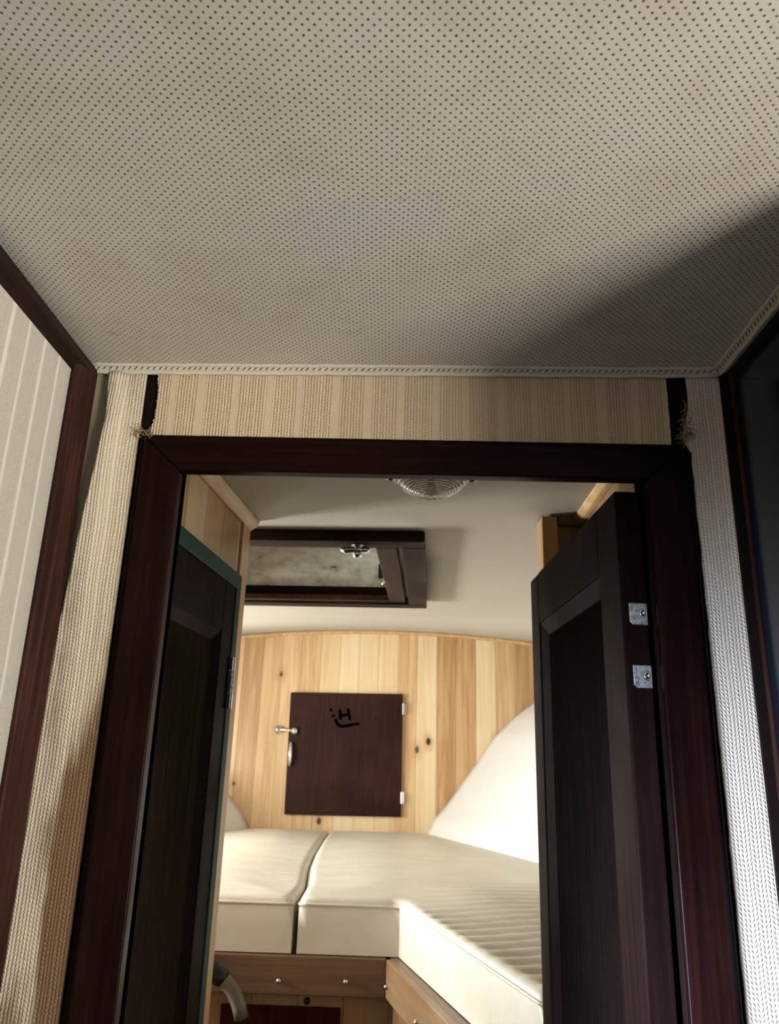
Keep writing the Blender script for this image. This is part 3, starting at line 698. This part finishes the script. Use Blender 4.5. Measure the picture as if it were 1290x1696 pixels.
def rib_l(x, y):
    c = y / .048; k = abs(c - round(c)) * 2
    return .0045 * (1 - k ** .6) * smoothstep(2.0, 1.5, y) * smoothstep(1.39, 1.5, y)
mid = [(-.256, 1.36), (-.262, 1.6), (-.30, 2.0), (-.325, 2.4), (-.350, 3.0), (-.362, 3.43)]
right = [(-.250, 1.36), (0, 1.36), (.216, .55), (.245, .548), (.60, .66), (.935, .66), (.755, 1.36), (.515, 2.2), (.345, 2.75), (.13, 3.40), (.10, 3.445)] + [(x + .005, y) for x, y in mid[::-1]][:-1]
cushion('berth_cushion', right, zb_c, zt_c, rib_r, 'large cream berth cushion right of the seam, its ribbed leg reaching toward the doorway')
left = [(-.264, 1.36)] + [(x - .006, y) for x, y in mid[1:]] + [(-.75, 3.445), (-.985, 2.75), (-1.155, 2.2), (-1.395, 1.36)]
left = left[::-1]; left = left[-1:] + left[:-1]
# counter-clockwise order for the shoulder rings
def ccw(p): return p if sum((p[i - 1][0] * p[i][1] - p[i][0] * p[i - 1][1]) for i in range(len(p))) > 0 else p[::-1]
cushion('berth_cushion', ccw(left), zb_c, zt_c, rib_l, 'cream vinyl berth cushion left of the seam under the left hull side')

# ------------------------------------------------------------------ berth front
bt = empty('berth_platform', (-.2, 1.4, 0)); tag(bt, 'pine planked berth base below the cream cushions', 'berth base')
def bobj(name, bm, mat, parent=bt, **k):
    o = obj(name, bm, mat, parent, **k); o.matrix_parent_inverse = Matrix.Translation(bt.location).inverted() if parent is bt else Matrix(); return o
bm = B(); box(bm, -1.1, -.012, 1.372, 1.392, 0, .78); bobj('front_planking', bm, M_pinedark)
sd = Vector((.255, -1, 0)).normalized(); sn = Vector((-1, -.255, 0)).normalized()  # along the side board, outward normal
S0 = Vector((-.030, 1.345, 0))
def TS(u, w, z): p = S0 + sd * u + sn * w; return (p.x, p.y, z)
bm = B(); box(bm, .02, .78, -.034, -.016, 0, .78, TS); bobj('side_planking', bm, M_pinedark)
bm = B(); box(bm, -1.1, .5, 1.40, 3.2, .835, .855); hx = bobj('platform', bm, M_board)
bm = B(); prism(bm, [(-.02, 1.36), (.18, .60), (.9, .70), (.8, 1.39), (0, 1.399)], .835, .855); bobj('platform_leg', bm, M_board)
bm = B(); box(bm, -1.1, -.030, 1.345, 1.371, .771, .8545); fb = bobj('fiddle_board', bm, M_board, bevel=.003)
bm = B(); box(bm, 0, .80, -.020, 0, .771, .8545, TS); sb = bobj('side_fiddle_board', bm, M_board2, bevel=.003)
def cap(M_): 
    bm = B(); lathe(bm, [(0, .0085), (.003, .0078), (.0055, .0055), (.0065, .0025), (.0068, 0), (0, 0)], M_, 18); return bm
for x, z in ((-.287, .801), (-.126, .804)): obj('bolt_head', cap(frameM((x, 1.345, z), (0, -1, 0))), M_chrome, fb, True)
for u in (.018, .29): obj('bolt_head', cap(frameM(TS(u, 0, .80), sn)), M_chrome, sb, True)
bm = B(); box(bm, -.425, -.137, 1.362, 1.372, .35, .743); bobj('access_door', bm, dark_wood('red_mahogany', 'z', (.035, .006, .004), (.06, .010, .006), .5), bevel=.002)
bm = B(); lathe(bm, [(0, .008), (.007, .007), (.008, 0)], frameM((-.219, 1.372, .754), (0, -1, 0)), 14); bobj('catch', bm, M_blackmetal, smooth=True)

# hose
hs = empty('hose', (-.42, 1.27, .86)); tag(hs, 'curved grey hose with black rubber cuff in front of the berth board', 'hose')
def hsobj(name, bm, mat): o = obj(name, bm, mat, hs, True); o.matrix_parent_inverse = Matrix.Translation(hs.location).inverted(); return o
bm = B(); tube(bm, [(-.56, 1.26, .895), (-.50, 1.26, .873), (-.445, 1.26, .846), (-.41, 1.26, .824), (-.402, 1.26, .818)], [.022, .022, .022, .021, .018], 20); hsobj('cuff', bm, M_rubber)
bm = B(); tube(bm, [(-.41, 1.26, .824), (-.395, 1.26, .812), (-.38, 1.26, .798), (-.370, 1.26, .782), (-.362, 1.26, .765), (-.355, 1.26, .742)], [.0165, .0165, .0165, .0165, .0165, .0165], 20, False)
o = hsobj('tube', bm, M_hose); m = o.modifiers.new('thick', 'SOLIDIFY'); m.thickness = .002
